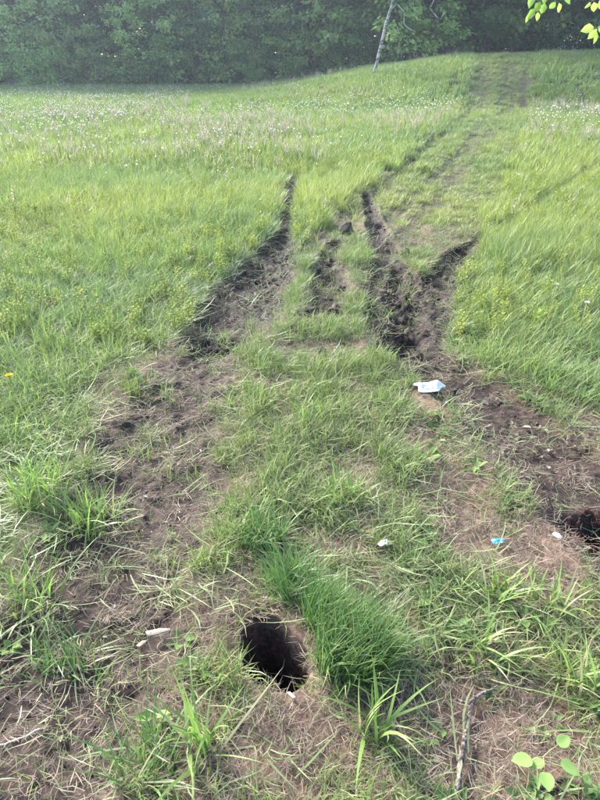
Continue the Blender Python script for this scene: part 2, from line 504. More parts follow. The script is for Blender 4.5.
def weed(rng, h, nl, ll, lw, stems=3):
    mb = MB()
    for s in range(stems):
        a = rng.uniform(0, 6.283); ln = rng.uniform(.1, .35); hh = h * rng.uniform(.75, 1.15)
        bx, by = rng.uniform(-.04, .04), rng.uniform(-.04, .04)
        P = [(bx + math.cos(a) * math.sin(ln) * hh * t, by + math.sin(a) * math.sin(ln) * hh * t, hh * t - .01) for t in (0, .5, 1)]
        mb.tube(P, [.003, .0025, .0015], 4, (0, rng.random() * .9, 0, 1))
        for k in range(nl):
            t = .2 + .8 * k / nl; az = k * 2.4 + a
            c = Vector(P[0]).lerp(Vector(P[2]), t)
            up = rng.uniform(.05, .7) * (1 if t < .85 else 1.8)
            d = (math.cos(az), math.sin(az), up)
            leaf_quad(mb, c, d, (0, 0, 1), ll * rng.uniform(.7, 1.2) * (1.1 - .45 * t), lw * rng.uniform(.8, 1.2), rng.random() * .93)
    return mb

def rosette(rng, nl, ll, lw):
    mb = MB()
    for k in range(nl):
        a = rng.uniform(0, 6.283); up = rng.uniform(.1, .9); r0 = rng.uniform(0, .02)
        leaf_quad(mb, (r0 * math.cos(a), r0 * math.sin(a), .004 + rng.uniform(0, .02)), (math.cos(a), math.sin(a), up), (0, 0, 1),
                  ll * rng.uniform(.6, 1.2), lw * rng.uniform(.7, 1.2), rng.random() * .93, .2)
    return mb

def clock(rng, h, r):
    """dandelion seed head: a thin stem and a small round head of facets"""
    mb = MB(); a = rng.uniform(0, 6.283); l = rng.uniform(0, .2)
    P = [(0, 0, 0), (math.cos(a) * l * h * .4, math.sin(a) * l * h * .4, h * .5), (math.cos(a) * l * h, math.sin(a) * l * h, h)]
    mb.tube(P, [.0028, .0024, .002], 4, (0, .3, 0, 1))
    bm = bmesh.new(); bmesh.ops.create_icosphere(bm, subdivisions=1, radius=r)
    c = Vector(P[2]) + Vector((0, 0, r * .8))
    mb.add([v.co + c for v in bm.verts], (), [tuple(v.index for v in f.verts) for f in bm.faces], (0, .5, 1, 1)); bm.free()
    return mb

def seed_stalk(rng, h):
    mb = MB()
    for s in range(3):
        a = rng.uniform(0, 6.283); l = rng.uniform(.05, .35); hh = h * rng.uniform(.8, 1.2)
        P = [(math.cos(a) * l * hh * t * t, math.sin(a) * l * hh * t * t, hh * t) for t in (0, .4, .75, 1)]
        mb.tube(P, [.002, .002, .0015, .001], 3, (0, .3, 0, 1))
        for k in range(9):
            t = .62 + .38 * k / 9; az = rng.uniform(0, 6.283)
            c = (math.cos(a) * l * hh * t * t, math.sin(a) * l * hh * t * t, hh * t)
            o = len(mb.A); leaf_quad(mb, c, (math.cos(az), math.sin(az), 1.1), (0, 0, 1), .024, .010, rng.random() * .9)
            for q in range(o, len(mb.A)): mb.A[q] = (mb.A[q][0], mb.A[q][1], 1, 1)
    return mb

def litter(rng):
    mb = MB(); a = rng.uniform(0, 6.28)
    leaf_quad(mb, (0, 0, .006), (math.cos(a), math.sin(a), rng.uniform(-.1, .25)), (rng.uniform(-.4, .4), rng.uniform(-.4, .4), 1), .06, .035, rng.random() * .9, rng.uniform(.1, .5))
    return mb

def clod_mesh(rng, r, sub=2, sq=.65):
    bm = bmesh.new(); bmesh.ops.create_icosphere(bm, subdivisions=sub, radius=r)
    o = [rng.uniform(0, 50) for _ in range(3)]
    from mathutils import noise as mn
    for v in bm.verts:
        d = v.co.normalized()
        k = 1 + .55 * mn.noise(d * 1.7 + Vector(o)) + .35 * mn.noise(d * 4.5 + Vector(o)) + .18 * mn.noise(d * 11 + Vector(o))
        v.co = Vector((d.x * r * k, d.y * r * k, d.z * r * k * sq))
    mb = MB(); bm.verts.index_update()
    mb.add([v.co for v in bm.verts], (), [tuple(v.index for v in f.verts) for f in bm.faces], (0, rng.random(), 0, 1)); bm.free()
    return mb

M_GRASS = leafy('grass_blade', dead=.05)
M_SHORT = leafy('short_grass_blade', dead=.09, trans=.3, spec=.2)
M_DRY = leafy('dry_straw', dead=0, trans=.12, rough=.8, spec=.1, tipc=(.5, .43, .28), tipamt=.3)
M_WEED = leafy('weed_leaf', dead=.02, trans=.35, tipamt=.15, rough=.65, spec=.12)
M_HEAD = None
def head_mat(name, headc, trans):
    m, nt, N, L = new_mat(name)
    at = node(nt, 'ShaderNodeAttribute', attribute_name='bl'); sep = node(nt, 'ShaderNodeSeparateColor'); L.new(at.outputs['Color'], sep.inputs[0])
    c = mixc(nt, sep.outputs[2], (.16, .22, .07, 1), (*headc, 1))
    p = node(nt, 'ShaderNodeBsdfPrincipled'); L.new(c, p.inputs['Base Color']); p.inputs['Roughness'].default_value = .9; p.inputs['Specular IOR Level'].default_value = .1
    tr = node(nt, 'ShaderNodeBsdfTranslucent'); L.new(c, tr.inputs['Color'])
    mx = node(nt, 'ShaderNodeMixShader'); mx.inputs[0].default_value = trans
    L.new(p.outputs[0], mx.inputs[1]); L.new(tr.outputs[0], mx.inputs[2])
    o = node(nt, 'ShaderNodeOutputMaterial'); L.new(mx.outputs[0], o.inputs[0]); return m
M_CLOCK = head_mat('dandelion_clock', (.78, .76, .74), .45)
M_SEED = head_mat('grass_seed_head', (.50, .42, .37), .4)
M_LITTER = leafy('dead_leaf', dead=0, trans=.1, rough=.6, tipamt=0)
def crumb_mat():
    m, nt, N, L = new_mat('soil_crumb')
    ti = node(nt, 'ShaderNodeAttribute', attribute_name='tint', attribute_type='INSTANCER')
    n = noise(nt, 140, 4, .6)
    c = mixc(nt, n, (.4, .4, .4), (1.5, 1.5, 1.5)); c = mixc(nt, 1.0, ti.outputs['Color'], c, 'MULTIPLY')
    p = node(nt, 'ShaderNodeBsdfPrincipled'); L.new(c, p.inputs['Base Color']); p.inputs['Roughness'].default_value = .85
    o = node(nt, 'ShaderNodeOutputMaterial'); L.new(p.outputs[0], o.inputs[0]); return m
M_CRUMB = crumb_mat()
M_CLOD = simple('mud_clod', [(.3, (.016, .012, .010)), (.55, (.045, .033, .027)), (.8, (.10, .075, .062))], 60, .75, .6, 150)

def scatter(name, protos, mat, x, y, rotz, tilt, scl, tint, pidx, label, lift=0.0):
    """one stuff object: pieces set on points by geometry nodes"""
    pc = bpy.data.collections.new(name + '_pieces')
    for i, mb in enumerate(protos):
        pc.objects.link(bpy.data.objects.new('%s_piece_%02d' % (name, i), mb.mesh(name + '_piece', mat)))
    z = full_h(x, y) + lift
    n = len(x); me = bpy.data.meshes.new(name); me.vertices.add(n)
    me.vertices.foreach_set('co', np.stack([x, y, z], 1).astype(np.float32).ravel())
    rot = np.zeros((n, 3), np.float32); rot[:, 2] = rotz
    tr = np.random.RandomState(n).rand(n) * 6.283
    rot[:, 0] = tilt * np.cos(tr); rot[:, 1] = tilt * np.sin(tr)
    me.attributes.new('rot', 'FLOAT_VECTOR', 'POINT').data.foreach_set('vector', rot.ravel())
    s3 = np.asarray(scl, np.float32)
    if s3.ndim == 1: s3 = np.repeat(s3[:, None], 3, 1)
    me.attributes.new('scl', 'FLOAT_VECTOR', 'POINT').data.foreach_set('vector', np.ascontiguousarray(s3, dtype=np.float32).ravel())
    me.attributes.new('pidx', 'INT', 'POINT').data.foreach_set('value', np.asarray(pidx, np.int32))
    t4 = np.ones((n, 4), np.float32); t4[:, :3] = tint
    me.attributes.new('tint', 'FLOAT_COLOR', 'POINT').data.foreach_set('color', t4.ravel())
    o = link(name, me)
    ng = bpy.data.node_groups.new(name + '_scatter', 'GeometryNodeTree')
    ng.interface.new_socket('Geometry', in_out='INPUT', socket_type='NodeSocketGeometry')
    ng.interface.new_socket('Geometry', in_out='OUTPUT', socket_type='NodeSocketGeometry')
    gi = ng.nodes.new('NodeGroupInput'); go = ng.nodes.new('NodeGroupOutput')
    ci = ng.nodes.new('GeometryNodeCollectionInfo'); ci.inputs['Collection'].default_value = pc
    ci.inputs['Separate Children'].default_value = True; ci.inputs['Reset Children'].default_value = True
    ip = ng.nodes.new('GeometryNodeInstanceOnPoints'); ip.inputs['Pick Instance'].default_value = True
    def na(nm, ty):
        q = ng.nodes.new('GeometryNodeInputNamedAttribute'); q.data_type = ty; q.inputs['Name'].default_value = nm
        return q.outputs['Attribute']
    er = ng.nodes.new('FunctionNodeEulerToRotation')
    ng.links.new(na('rot', 'FLOAT_VECTOR'), er.inputs[0])
    ng.links.new(gi.outputs[0], ip.inputs['Points']); ng.links.new(ci.outputs[0], ip.inputs['Instance'])
    ng.links.new(na('pidx', 'INT'), ip.inputs['Instance Index']); ng.links.new(er.outputs[0], ip.inputs['Rotation'])
    ng.links.new(na('scl', 'FLOAT_VECTOR'), ip.inputs['Scale']); ng.links.new(ip.outputs[0], go.inputs[0])
    md = o.modifiers.new('scatter', 'NODES'); md.node_group = ng
    tag(o, label, kind='stuff'); return o

rs = np.random.RandomState(7)
def sample(y0, y1, dens, margin=1.6, k=.72):
    A = k * (y1 * y1 - y0 * y0) + 2 * margin * (y1 - y0); n = int(A * dens)
    t = rs.rand(n * 2) * (y1 - y0) + y0; wmax = k * y1 + margin
    t = t[rs.rand(n * 2) < (k * t + margin) / wmax][:n]
    x = (rs.rand(len(t)) * 2 - 1) * (k * t + margin)
    return x, t

def lerp3(a, b, t): return np.asarray(a)[None] * (1 - t[:, None]) + np.asarray(b)[None] * t[:, None]
C_FRESH, C_YEL, C_BLUE, C_STRAW = (.165, .235, .078), (.300, .320, .105), (.128, .198, .095), (.40, .33, .19)
def grass_tint(x, y, u, v):
    a = np.clip(.5 + 1.1 * fbm(x, y, 1.6, 3, 201) + .25 * rs.randn(len(x)), 0, 1)
    b = np.clip(.5 + 1.2 * fbm(x, y, 3.5, 3, 205) + .2 * rs.randn(len(x)), 0, 1)
    t = lerp3(C_BLUE, C_FRESH, a)
    yb = np.clip(.35 + .5 * np.exp(-((v - 215) / 75) ** 2), 0, .85)[:, None] * b[:, None]
    t = t * (1 - yb) + np.asarray(C_YEL)[None] * yb
    return t

rg = random.Random(4)
P_TALL1 = [blades(rg, 20, .29, .5, .0050, .42, .8, .08, 4) for _ in range(8)]
P_TALL2 = [blades(rg, 22, .29, .5, .0105, .42, .7, .13, 3) for _ in range(6)]
P_TALL3 = [blades(rg, 22, .28, .5, .021, .42, .6, .22, 2) for _ in range(6)]
P_SHORT = [blades(rg, 13, .085, .6, .0028, .6, 1.2, .03, 3) for _ in range(8)]
P_MID = [blades(rg, 18, .11, .5, .0046, .5, 1.2, .06, 3) for _ in range(8)]
P_FLATG = [blades(rg, 7, .10, .5, .0036, 1, 1, .05, 3, True) for _ in range(8)]

# tall meadow grass, three distance bands
for (y0, y1, dens, protos, nm, lab, hs) in (
        (2.2, 9.5, 250, P_TALL1, 'meadow_grass', 'tall bright green meadow grass on both sides of the ruts', 1.0),
        (9.5, 21, 85, P_TALL2, 'meadow_grass', 'tall green meadow grass in the middle distance', 1.0),
        (21, 52, 32, P_TALL3, 'meadow_grass', 'green meadow grass at the far end of the field and on the rise', 1.0)):
    x, y = sample(y0, y1, dens)
    T, u, v = tallness(x, y, 1.0); b, m, dz, D = fields(x, y)
    keep = (T > .5) & (rs.rand(len(x)) > b * 1.5)
    x, y, u, v, b = x[keep], y[keep], u[keep], v[keep], b[keep]
    h = (.62 + .35 * fbm(x, y, 2.2, 2, 61) + .22 * rs.rand(len(x))) * hs * (1 - .5 * b)
    h *= np.where(y < 5, .75, 1) * (.55 + .45 * sstep(.9, 2.2, np.min(D, 0)[keep]))
    h = np.clip(h * .8, .25, 1.1)
    w = np.clip(h, .7, 1.2)
    scatter(nm, protos, M_GRASS, x, y, rs.rand(len(x)) * 6.283, .32 * rs.rand(len(x)), np.stack([w, w, h], 1), grass_tint(x, y, u, v),
            rs.randint(0, len(protos), len(x)), lab)

# shorter, driven-over grass in the corridor, middle and far
for (y0, y1, dens, protos, hs) in ((3.4, 10, 300, P_MID, .68), (10, 34, 110, P_TALL2, .36)):
    x, y = sample(y0, y1, dens)
    T, u, v = tallness(x, y, 1.0); b, m, dz, D = fields(x, y)
    keep = (T < .5) & (rs.rand(len(x)) > b * 1.4) & (rs.rand(len(x)) < (sstep(3.4, 5.4, y) if y0 < 5 else 1)) & (rs.rand(len(x)) < .78 + .8 * fbm(x, y, .5, 3, 65)) & clear_of(x, y)
    x, y, u, v, b = x[keep], y[keep], u[keep], v[keep], b[keep]
    h = hs * (.6 + 1.0 * fbm(x, y, .7, 3, 63) + .5 * rs.rand(len(x))) * (1 - .5 * b); h = np.clip(h, .12 if y0 > 6 else .3, 1.6)
    h *= .45 + .55 * sstep(.9, 2.6, np.min(D, 0)[keep])
    w = np.clip(h * 1.6, .45, 1.0)
    t = grass_tint(x, y, u, v); q = np.clip(.22 * rs.rand(len(x)) + .25 * b + .35 * fbm(x, y, .9, 2, 67), 0, .6)[:, None]
    t = t * (1 - q) + np.array([.26, .27, .13])[None] * q
    scatter('driven_over_grass', protos, M_SHORT, x, y, rs.rand(len(x)) * 6.283, .4 * rs.rand(len(x)), np.stack([w, w, h], 1), t,
            rs.randint(0, len(protos), len(x)), 'short driven-over grass along the wheel tracks, ' + ('near the mud ruts' if y0 < 5 else 'towards the far rise'))

# near ground: sparse short grass, lying grass, dry straw
def near_density(x, y):
    T, u, v = tallness(x, y); b, m, dz, D = fields(x, y)
    hs = hole_sd(x, y)
    g = .56 + 1.1 * fbm(x, y, .35, 3, 301)
    g = np.where((u > 215) & (u < 420) & (v < 600), g + .22, g)
    g = np.where(np.hypot((u - 265) / 75, (v - 745) / 60) < 1, g - .45, g)           # pinkish dry patch in front of the hole
    g = np.where(np.hypot((u - 520) / 90, (v - 520) / 55) < 1, g - .35, g)
    g = np.clip(g, .04, 1)
    ok = (hs < -.012) & clear_of(x, y)
    return g, b, ok, u, v, T, hs
x, y = sample(.55, 5.6, 1400, .7)
g_, b, ok, u, v, T, hs = near_density(x, y)
keep = ok & (T < .5) & (rs.rand(len(x)) < g_ * (1 - .97 * b))
x, y, u, v, b, g_ = x[keep], y[keep], u[keep], v[keep], b[keep], g_[keep]
h = np.clip((.45 + .55 * g_ + .5 * fbm(x, y, .25, 2, 77)) * (.7 + .6 * rs.rand(len(x))), .3, 1.8)
h *= np.where((u > 215) & (u < 420) & (v < 560), 1.1, .95)
t = grass_tint(x, y, u, v); q = (.15 * rs.rand(len(x)) + .2 * (1 - g_))[:, None]; t = t * (1 - q) + np.array([.26, .24, .12])[None] * q
scatter('short_grass', P_SHORT, M_SHORT, x, y, rs.rand(len(x)) * 6.283, .35 * rs.rand(len(x)), h, t, rs.randint(0, 8, len(x)),
        'sparse short green grass on the trampled ground around the hole')
x, y = sample(.55, 6.2, 300, .7)
g_, b, ok, u, v, T, hs = near_density(x, y)
keep = ok & (rs.rand(len(x)) < np.where(T > .5, .6, .55 * g_ + .15) * (1 - .8 * b)) & (hs < -.07)
x, y, u, v = x[keep], y[keep], u[keep], v[keep]
t = grass_tint(x, y, u, v); q = (.5 * rs.rand(len(x)))[:, None]; t = t * (1 - q) + np.array([.27, .26, .19])[None] * q
scatter('flattened_grass', P_FLATG, M_SHORT, x, y, rs.rand(len(x)) * 6.283, .15 * rs.rand(len(x)), .6 + .8 * rs.rand(len(x)), t, rs.randint(0, 8, len(x)),
        'flattened blades of grass lying over the near ground')
P_STRAW = [blades(rg, 13, .036, .7, .0018, 1, 1, .045, 2, True) for _ in range(8)]
x, y = sample(.55, 6.5, 1300, .7)
g_, b, ok, u, v, T, hs = near_density(x, y)
keep = ok & (rs.rand(len(x)) < (1.0 - .55 * g_) * (1 - .85 * b)) & (T < .5) & (hs < -.012)
x, y, b = x[keep], y[keep], b[keep]
k = rs.rand(len(x)); t = lerp3((.07, .050, .042), (.26, .205, .16), k)
scatter('dry_thatch', P_STRAW, M_DRY, x, y, rs.rand(len(x)) * 6.283, .1 * rs.rand(len(x)), .6 + .7 * rs.rand(len(x)), t, rs.randint(0, 8, len(x)),
        'dry straw coloured thatch lying on the near ground')

# yellow-green leafy weeds in patches through the meadow
P_WEED = [weed(rg, .22, 13, .045, .015, 4) for _ in range(6)]
P_WEEDF = [weed(rg, .23, 10, .06, .022, 4) for _ in range(5)]
for (y0, y1, dens, protos, lab) in ((3.4, 12, 150, P_WEED, 'yellow green leafy weeds in the nearer meadow'), (12, 30, 60, P_WEEDF, 'yellow green leafy weeds in the farther meadow')):
    x, y = sample(y0, y1, dens)
    T, u, v = tallness(x, y); b, m, dz, D = fields(x, y)
    pat = fbm(x, y * .5, 3.2, 4, 401) + .25 * np.exp(-((v - 215) / 45) ** 2)
    keep = (T > .5) & (b < .3) & (rs.rand(len(x)) < sstep(-.2, .7, pat + .4 * rs.randn(len(x))) * .8 + .06)
    x, y = x[keep], y[keep]; n = len(x)
    t = lerp3((.20, .27, .06), (.33, .35, .085), rs.rand(n))
    scatter('leafy_weeds', protos, M_WEED, x, y, rs.rand(n) * 6.283, .2 * rs.rand(n), .5 + .4 * rs.rand(n), t, rs.randint(0, len(protos), n), lab)

# small broad leaves close to the ground
P_ROS = [rosette(rg, 7, .055, .03) for _ in range(6)]
x, y = sample(.6, 5.2, 110, .6)
g_, b, ok, u, v, T, hs = near_density(x, y)
keep = ok & (hs < -.04) & (rs.rand(len(x)) < np.where(u > 420, 1.0, .30) * (1 - 1.0 * b)) & (fbm(x, y, .3, 2, 501) > -.1)
x, y = x[keep], y[keep]; n = len(x)
t = lerp3((.10, .17, .06), (.17, .26, .08), rs.rand(n))
scatter('broad_leaf_weeds', P_ROS, M_WEED, x, y, rs.rand(n) * 6.283, .2 * rs.rand(n), .4 + .7 * rs.rand(n), t, rs.randint(0, 6, n), 'small broad leaved weeds scattered low over the near ground')

# dandelion clocks and grass seed heads over the far meadow
P_CLK = [clock(rg, .32, .013) for _ in range(4)]
x, y = sample(8, 42, 14)
T, u, v = tallness(x, y); b, m, dz, D = fields(x, y)
pat = fbm(x, y * .5, 4.5, 3, 601)
dn = np.exp(-((v - 128) / 26) ** 2) * 1.0 + .06
keep = (T > .5) & (b < .2) & (rs.rand(len(x)) < dn * sstep(-.35, .3, pat))
x, y = x[keep], y[keep]; n = len(x)
scatter('dandelion_clocks', P_CLK, M_CLOCK, x, y, rs.rand(n) * 6.283, .1 * rs.rand(n), .8 + .45 * rs.rand(n), np.ones((n, 3)), rs.randint(0, 4, n), 'white dandelion seed heads dotted over the far meadow')
P_SEED = [seed_stalk(rg, .36) for _ in range(5)]
x, y = sample(6, 40, 15)
T, u, v = tallness(x, y); b, m, dz, D = fields(x, y)
pat = fbm(x, y * .5, 3.0, 3, 651)
dn = np.exp(-((v - 145) / 32) ** 2) + .10
keep = (T > .5) & (b < .2) & (rs.rand(len(x)) < dn * sstep(-.3, .35, pat))
x, y = x[keep], y[keep]; n = len(x); s = .8 + .4 * rs.rand(n); s3 = np.stack([s * np.clip(y / 14, 1, 1.4), s * np.clip(y / 14, 1, 1.4), s], 1)
scatter('grass_seed_heads', P_SEED, M_SEED, x, y, rs.rand(n) * 6.283, .1 * rs.rand(n), s3, np.ones((n, 3)), rs.randint(0, 5, n), 'pinkish brown grass seed heads in the far meadow')

# crumbs of mud in the ruts
P_CLOD = [clod_mesh(rg, .012, 2, .8) for _ in range(8)]
for (y0, y1, dens, k0) in ((.6, 4.2, 1500, .62), (4.2, 13, 420, 1.7)):
    x, y = sample(y0, y1, dens, .5, .6)
    b, m, dz, D = fields(x, y)
    keep = (rs.rand(len(x)) < np.clip(m * m + .1 * b, 0, 1) * .8) & (b > .3) & (hole_sd(x, y) < -.01)
    x, y, m = x[keep], y[keep], m[keep]; n = len(x)
    t = lerp3((.13, .088, .070), (.022, .016, .014), np.clip(m * 1.1 + .2 * rs.randn(n), 0, 1)) * (.6 + .8 * rs.rand(n))[:, None]
    scatter('mud_crumbs', P_CLOD, M_CRUMB, x, y, rs.rand(n) * 6.283, .5 * rs.rand(n), (.18 + .9 * rs.rand(n) ** 3.5) * k0, t, rs.randint(0, 8, n),
            'crumbs of soil and mud strewn along the ' + ('near tracks' if y0 < 1 else 'farther ruts'))
# torn bits of grass pressed into the mud
x, y = sample(.6, 11, 420, .5, .6)
b, m, dz, D = fields(x, y)
keep = (b > .35) & (rs.rand(len(x)) < .6 - .3 * m) & (hole_sd(x, y) < -.03); x, y = x[keep], y[keep]; n = len(x)
k = rs.rand(n); t = lerp3((.06, .05, .035), (.30, .27, .19), k ** 1.5); gsel = rs.rand(n) < .35; t[gsel] = lerp3((.06, .08, .03), (.16, .2, .09), rs.rand(n))[gsel]
scatter('torn_straw', P_STRAW, M_DRY, x, y, rs.rand(n) * 6.283, .1 * rs.rand(n), .7 + .9 * rs.rand(n), t, rs.randint(0, 8, n), 'torn muddy straw pressed into the ruts', .006)
# pale dead leaves by the right hand rut
P_LIT = [litter(rg) for _ in range(8)]
cx, cy = gxy(572, 422)
n = 340; x = cx + rs.randn(n) * .42; y = cy + rs.randn(n) * .26
q = n // 3; x[:q] = rs.uniform(-1.2, 1.4, q); y[:q] = rs.uniform(.7, 2.6, q)
keep = hole_sd(x, y) < -.03; x, y = x[keep], y[keep]; n = len(x); sc_ = (.3 + .5 * rs.rand(n)); sc_[:q] *= .55
scatter('leaf_litter', P_LIT, M_LITTER, x, y, rs.rand(n) * 6.283, .3 * rs.rand(n), sc_, lerp3((.06, .047, .04), (.22, .19, .15), rs.rand(n) ** 1.5), rs.randint(0, 8, n), 'pale dead leaves littering the edge of the right rut and near ground', .012)

# ------------------------------------------------------------------ trees
M_BARK = simple('dark_bark', [(.3, (.035, .028, .022)), (.6, (.09, .075, .06)), (.85, (.16, .14, .12))], 6, .9, .8, 18, (1, 1, .25))
M_BIRCH = simple('birch_bark', [(.40, (.05, .048, .045)), (.50, (.26, .26, .255)), (.8, (.42, .42, .41))], 5, .8, .3, 12, (.6, .6, 2.2))
M_LEAF_F = leafy('edge_tree_leaf', (.15, .26, .085), .45, .45, 0, .8, .4, (.2, .26, .07), .15, 1.1)
M_LEAF_S = leafy('sapling_leaf', (.30, .40, .16), .5, .45, 0, .7, .4, (.26, .32, .12), .15, .9)
M_LEAF_B = leafy('shaded_forest_leaf', (.05, .10, .04), .42, .45, 0, .7, .4, (.12, .17, .05), .1, 1.1)  # leaf colour darkened to paint the shaded hollows behind the front row
M_LEAF_N = leafy('near_leaf', (.25, .38, .10), .5, .4, 0, 0, .4, (.42, .46, .13), .2)

def tree(rng, H, Rad, base, limbs, leaves, ls, lean=0.0, r0=.16):
    """tapered trunk with limbs, and a crown of leaf clumps set in layered boughs"""
    tk = MB(); cr = MB()
    la = rng.uniform(0, 6.283); n = 9; P = []; rad = []
    for i in range(n):
        t = i / (n - 1)
        P.append(Vector((math.cos(la) * lean * H * t + rng.uniform(-.1, .1) * t * 2, math.sin(la) * lean * H * t + rng.uniform(-.1, .1) * t * 2, H * .93 * t - .15)))
        rad.append(r0 * (1 - .88 * t) * (1.25 if i == 0 else 1))
    tk.tube(P, rad, 8)
    def at(t):
        f = t * (n - 1); i = min(int(f), n - 2); return P[i].lerp(P[i + 1], f - i)
    LV = []
    for k in range(limbs):
        t = (base + (H * .97 - base) * (k + rng.random()) / limbs) / H
        o = at(min(t, .99)); az = k * 2.399 + rng.uniform(-.5, .5)
        prof = math.sin(math.pi * min(1, .18 + .82 * (1 - t) ** .75)) ** .6 if t > .3 else .78 + .22 * t / .3
        ln = Rad * prof * rng.uniform(.65, 1.15); rise = rng.uniform(-.15, .75) + .5 * max(0, t - .5)
        pts = []; d = Vector((math.cos(az), math.sin(az), rise)).normalized(); p = o.copy()
        for s in range(5):
            pts.append(p.copy()); p = p + d * ln / 4; d = (d + Vector((rng.uniform(-.2, .2), rng.uniform(-.2, .2), -.10))).normalized()
        rr = max(.012, r0 * .32 * (1 - t * .7))
        tk.tube(pts, [rr * (1 - .22 * s) for s in range(5)], 5)
        nc = max(3, int(ln / .5))
        for c in range(nc):
            s = .28 + .72 * (c + rng.random()) / nc; f = s * 4; i = min(int(f), 3)
            q = pts[i].lerp(pts[i + 1], f - i) + Vector((rng.gauss(0, .22), rng.gauss(0, .22), rng.gauss(0, .12)))
            cl = rng.uniform(.34, .8); tone = rng.uniform(0, .65)
            for _ in range(int(leaves * cl / .4)):
                v = Vector((rng.gauss(0, 1), rng.gauss(0, 1), rng.gauss(0, .6))) * cl * .42
                w = q + v; w.z -= .25 * (v.x * v.x + v.y * v.y)
                if w.z < .04: continue
                out = Vector((v.x, v.y, 0)) + d * .3
                nrm = Vector((rng.gauss(0, .7), rng.gauss(0, .7), 1))
                dd = Vector((out.x + rng.gauss(0, .3), out.y + rng.gauss(0, .3), rng.uniform(-.7, .1)))
                LV.append((w, dd, nrm, ls * rng.uniform(.7, 1.3), tone + rng.random() * .35))
    # leaves in numpy: pointed quads
    C = np.array([l[0] for l in LV]); Dv = np.array([l[1] for l in LV]); Nv = np.array([l[2] for l in LV]); S = np.array([l[3] for l in LV])[:, None]; T = np.array([l[4] for l in LV])
    Dv /= np.linalg.norm(Dv, axis=1)[:, None] + 1e-9
    Sv = np.cross(Dv, Nv); Sv /= np.linalg.norm(Sv, axis=1)[:, None] + 1e-9
    m = len(C)
    V = np.stack([C, C + Dv * S * .5 + Sv * S * .33, C + Dv * S, C + Dv * S * .5 - Sv * S * .33], 1).reshape(-1, 3)
    F = np.arange(m * 4).reshape(-1, 4)
    A = np.zeros((m * 4, 4), np.float32); A[:, 3] = 1; A[:, 1] = np.repeat(T, 4); A[:, 0] = np.tile([0, .5, 1, .5], m)
    return tk, (V, F, A)

def tree_meshes(seed, mat_leaf, bark, **kw):
    rng = random.Random(seed); tk, (V, F, A) = tree(rng, **kw)
    return tk.mesh('trunk', bark, True), mesh_np('crown', V, F, mat_leaf, False, {'bl': A})

def place_tree(name, meshes, x, y, rz, s, label, cat, group):
    e = link(name, None, None, (x, y, float(base_h(x, y)) - .03)); e.rotation_euler = (0, 0, rz); e.scale = (s, s, s)
    link('trunk', meshes[0], e); link('crown', meshes[1], e)
    tag(e, label, cat, group); return e

M_EDGES = [M_LEAF_F, leafy('blue_green_leaf', (.075, .155, .075), .4, .45, 0, .5, .4, (.12, .19, .08), .1, 1.0),
           leafy('yellow_green_leaf', (.22, .31, .09), .5, .45, 0, .5, .4, (.28, .34, .11), .15, 1.0), leafy('mid_green_leaf', (.135, .255, .08), .45, .45, 0, .6, .4, (.18, .26, .08), .15, 1.0)]
EDGE = [tree_meshes(11 + i, M_EDGES[i % 4], M_BARK, H=h, Rad=r, base=b_, limbs=lb, leaves=26, ls=l_, lean=.03, r0=.13)
        for i, (h, r, lb, b_, l_) in enumerate(((11, 2.7, 36, .4, .25), (12, 3.0, 38, 1.4, .22), (10, 2.6, 32, .8, .28), (9, 2.5, 32, .3, .26), (12, 2.9, 36, 1.8, .25), (10, 2.5, 34, .9, .22)))]
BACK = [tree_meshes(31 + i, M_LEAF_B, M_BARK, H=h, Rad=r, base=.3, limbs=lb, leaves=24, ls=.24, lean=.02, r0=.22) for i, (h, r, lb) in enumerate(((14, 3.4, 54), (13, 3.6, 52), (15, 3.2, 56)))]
SHRUB = [tree_meshes(51 + i, M_LEAF_F, M_BARK, H=h, Rad=r, base=.15, limbs=22, leaves=26, ls=.16, lean=.05, r0=.05) for i, (h, r) in enumerate(((2.6, 1.5), (2.0, 1.6), (3.2, 1.5)))]
SAPL = [tree_meshes(71 + i, M_LEAF_S, M_BARK, H=h, Rad=r, base=.5, limbs=lb, leaves=24, ls=.27, lean=.06, r0=.06) for i, (h, r, lb) in enumerate(((6.5, 2.0, 17), (5.5, 2.2, 15), (7.5, 1.9, 19)))]
rt = random.Random(77)
ORD = ['first', 'second', 'third', 'fourth', 'fifth', 'sixth', 'seventh', 'eighth', 'ninth', 'tenth', 'eleventh', 'twelfth', 'thirteenth', 'fourteenth', 'fifteenth', 'sixteenth', 'seventeenth', 'eighteenth', 'nineteenth', 'twentieth']
def edge_y(x):                                    # the foot of the treeline: straight on the left, coming nearer up the rise
    return 43.5 - 1.2 * math.sin(x * .25) - (6.5 * max(0.0, min(1.0, (x + 2) / 8)))
xs = [-23.5 + 2.8 * i for i in range(12)]
for i, x in enumerate(xs):
    x += rt.uniform(-.9, .9); y = edge_y(x) + 2.6 + rt.uniform(-1.2, 1.8)
    place_tree('leafy_tree', EDGE[(i * 5 + i // 6) % 6], x, y, rt.uniform(0, 6.28), rt.uniform(.8, 1.2),
               '%s leafy tree from the left in the front row of the treeline' % ORD[i], 'tree', 'trees along the field edge')
xs = [-24 + 2.4 * i for i in range(13)]
for i, x in enumerate(xs):
    x += rt.uniform(-.8, .8); y = edge_y(x) + .8 + rt.uniform(-.4, 1.4)
    place_tree('shrub', SHRUB[i % 3], x, y, rt.uniform(0, 6.28), rt.uniform(.5, 1.15),
               '%s low leafy shrub from the left at the foot of the treeline' % ORD[i], 'shrub', 'shrubs at the foot of the treeline')
